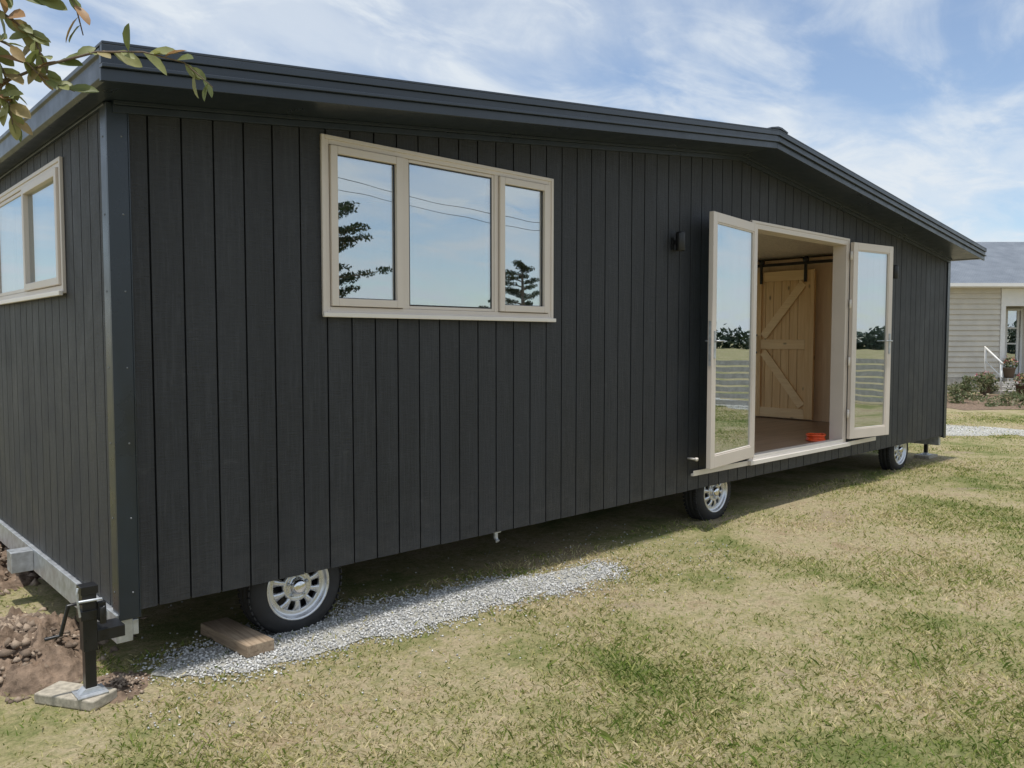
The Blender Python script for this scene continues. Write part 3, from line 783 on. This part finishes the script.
twig([A,CP(10,4,D),CP(36,4,D),CP(60,8,D)],.003,.001); twig([CP(-5,40,D),CP(20,52,D*.98),CP(52,84,D),CP(82,96,D)],.0022,.001)
for k in range(26):
    a=random.uniform(0,6.28); b=trunk+Vector((.2,-.1,random.uniform(2.0,3.6))); q=b+Vector((math.cos(a)*.7-.4,math.sin(a)*.5+.3,random.uniform(.0,.5)))
    twig([b,b.lerp(q,.5)+Vector((0,0,.05)),q],.012,.003)
m.obj('branches',[M_bark],te)
LV=[];LF=[];LC=[]
def leafmesh(p,d,up,ln,wd,c):
    d=d.normalized(); s=d.cross(up).normalized(); u=s.cross(d)
    prof=[(0,.0),(.10,.30),(.3,.8),(.58,1.0),(.82,.70),(.94,.32),(1,0)]
    o=len(LV)
    for t_,w in prof:
        ce=p+d*ln*t_-u*ln*.18*t_*t_
        LV.extend([ce-s*wd*w+u*wd*.3*w,ce,ce+s*wd*w+u*wd*.3*w])
    for i in range(6):
        a=o+i*3; LF.append((a,a+1,a+4,a+3)); LF.append((a+1,a+2,a+5,a+4))
    LC.extend([c]*21)
g=random.Random(12)
def leaves_on(pts,n,lo=.15,ln=.046):
    for k in range(n):
        t_=lo+(1-lo)*(k+g.random()*.6)/n; s=t_*(len(pts)-1); i=min(int(s),len(pts)-2); p=pts[i].lerp(pts[i+1],s-i)
        d=(pts[i+1]-pts[i]).normalized(); r=Vector((g.uniform(-1,1),g.uniform(-1,1),g.uniform(-.5,1)))
        l=ln*g.uniform(.65,1.2); upv=-Fv*g.uniform(.3,1.2)+Vector((g.uniform(-.6,.6),g.uniform(-.6,.6),.7))
        leafmesh(p,d*.8+r*.7,upv,l,l*g.uniform(.19,.28),(g.random(),g.random(),g.random(),1))
for i,tw in enumerate(twigs):
    if i<8: leaves_on(tw,{0:20,1:22,2:11,3:21,4:8,5:11,6:13,7:16}[i],.10)
    else: leaves_on(tw,22,.3,.06)
me=bpy.data.meshes.new('leaves'); me.from_pydata([tuple(v) for v in LV],[],LF); me.materials.append(M_leafm)
at=me.color_attributes.new('rnd','FLOAT_COLOR','POINT'); at.data.foreach_set('color',np.array(LC,dtype=np.float32).ravel())
me.polygons.foreach_set('use_smooth',[True]*len(LF))
o=bpy.data.objects.new('leaves',me); COL.objects.link(o); o.parent=te

# ================================================================= LIGHT
ld=Vector((.10,.13,-1)).normalized()
sun=bpy.data.lights.new('sun','SUN'); sun.energy=3.7; sun.angle=math.radians(2.0); sun.color=(1,.965,.91)
so=bpy.data.objects.new('sun',sun); so.rotation_euler=ld.to_track_quat('-Z','Y').to_euler(); so.location=(0,0,20); COL.objects.link(so)
wd=bpy.data.worlds.new('World'); scn.world=wd; wd.use_nodes=True; nt=wd.node_tree; nn=nt.nodes; lk=nt.links
bg=nn['Background']; bg.inputs[1].default_value=.15
sky=nn.new('ShaderNodeTexSky'); sky.sky_type='NISHITA'; sky.sun_disc=False; sky.sun_elevation=math.asin(-ld.z); sky.sun_rotation=math.atan2(-ld.x,-ld.y)
sky.air_density=1.0; sky.dust_density=.5; sky.ozone_density=2.2
tc=nn.new('ShaderNodeTexCoord'); sp=nn.new('ShaderNodeSeparateXYZ'); lk.new(tc.outputs['Generated'],sp.inputs[0])
def mth(op,a,b=0.0):
    n=nn.new('ShaderNodeMath'); n.operation=op
    for i,x in enumerate((a,b)):
        if isinstance(x,(int,float)): n.inputs[i].default_value=x
        else: lk.new(x,n.inputs[i])
    return n.outputs[0]
den=mth('ADD',mth('MAXIMUM',sp.outputs[2],0.0),.14)
cb=nn.new('ShaderNodeCombineXYZ'); lk.new(mth('DIVIDE',sp.outputs[0],den),cb.inputs[0]); lk.new(mth('DIVIDE',sp.outputs[1],den),cb.inputs[1])
def cl(scale,rot,sc,detail,dist,stops):
    mp=nn.new('ShaderNodeMapping'); lk.new(cb.outputs[0],mp.inputs[0]); mp.inputs['Rotation'].default_value=(0,0,rot); mp.inputs['Scale'].default_value=sc
    nz=nn.new('ShaderNodeTexNoise'); nz.inputs['Scale'].default_value=scale; nz.inputs['Detail'].default_value=detail; nz.inputs['Roughness'].default_value=.58; nz.inputs['Distortion'].default_value=dist
    lk.new(mp.outputs[0],nz.inputs['Vector']); r=nn.new('ShaderNodeValToRGB')
    for i,(p,c) in enumerate(stops): r.color_ramp.elements[i].position=p; r.color_ramp.elements[i].color=(c,c,c,1)
    r.color_ramp.interpolation='EASE'; lk.new(nz.outputs['Fac'],r.inputs[0]); return r.outputs[0]
c1=cl(.8,.5,(1,1.4,1),8,.4,[(.36,0),(.60,1)])
c2=cl(2.0,.9,(1,1.8,1),10,.7,[(.42,0),(.70,.85)])
cf=mth('MINIMUM',mth('ADD',mth('ADD',mth('MULTIPLY',c1,.62),mth('MULTIPLY',c2,.6)),.10),.95)
mxn=nn.new('ShaderNodeMix'); mxn.data_type='RGBA'; lk.new(cf,mxn.inputs[0]); lk.new(sky.outputs[0],mxn.inputs[6]); mxn.inputs[7].default_value=(5.1,5.5,5.9,1)
lk.new(mxn.outputs[2],bg.inputs[0])

# ================================================================= CAMERA
cam=bpy.data.cameras.new('camera'); co=bpy.data.objects.new('camera',cam); COL.objects.link(co)
co.location=(-1.123,-3.818,1.56); co.rotation_euler=(math.radians(90-3.08),0,-math.atan2(.678,.735))
cam.sensor_width=36; cam.lens=28.1; cam.clip_end=2000; cam.clip_start=.05
scn.camera=co
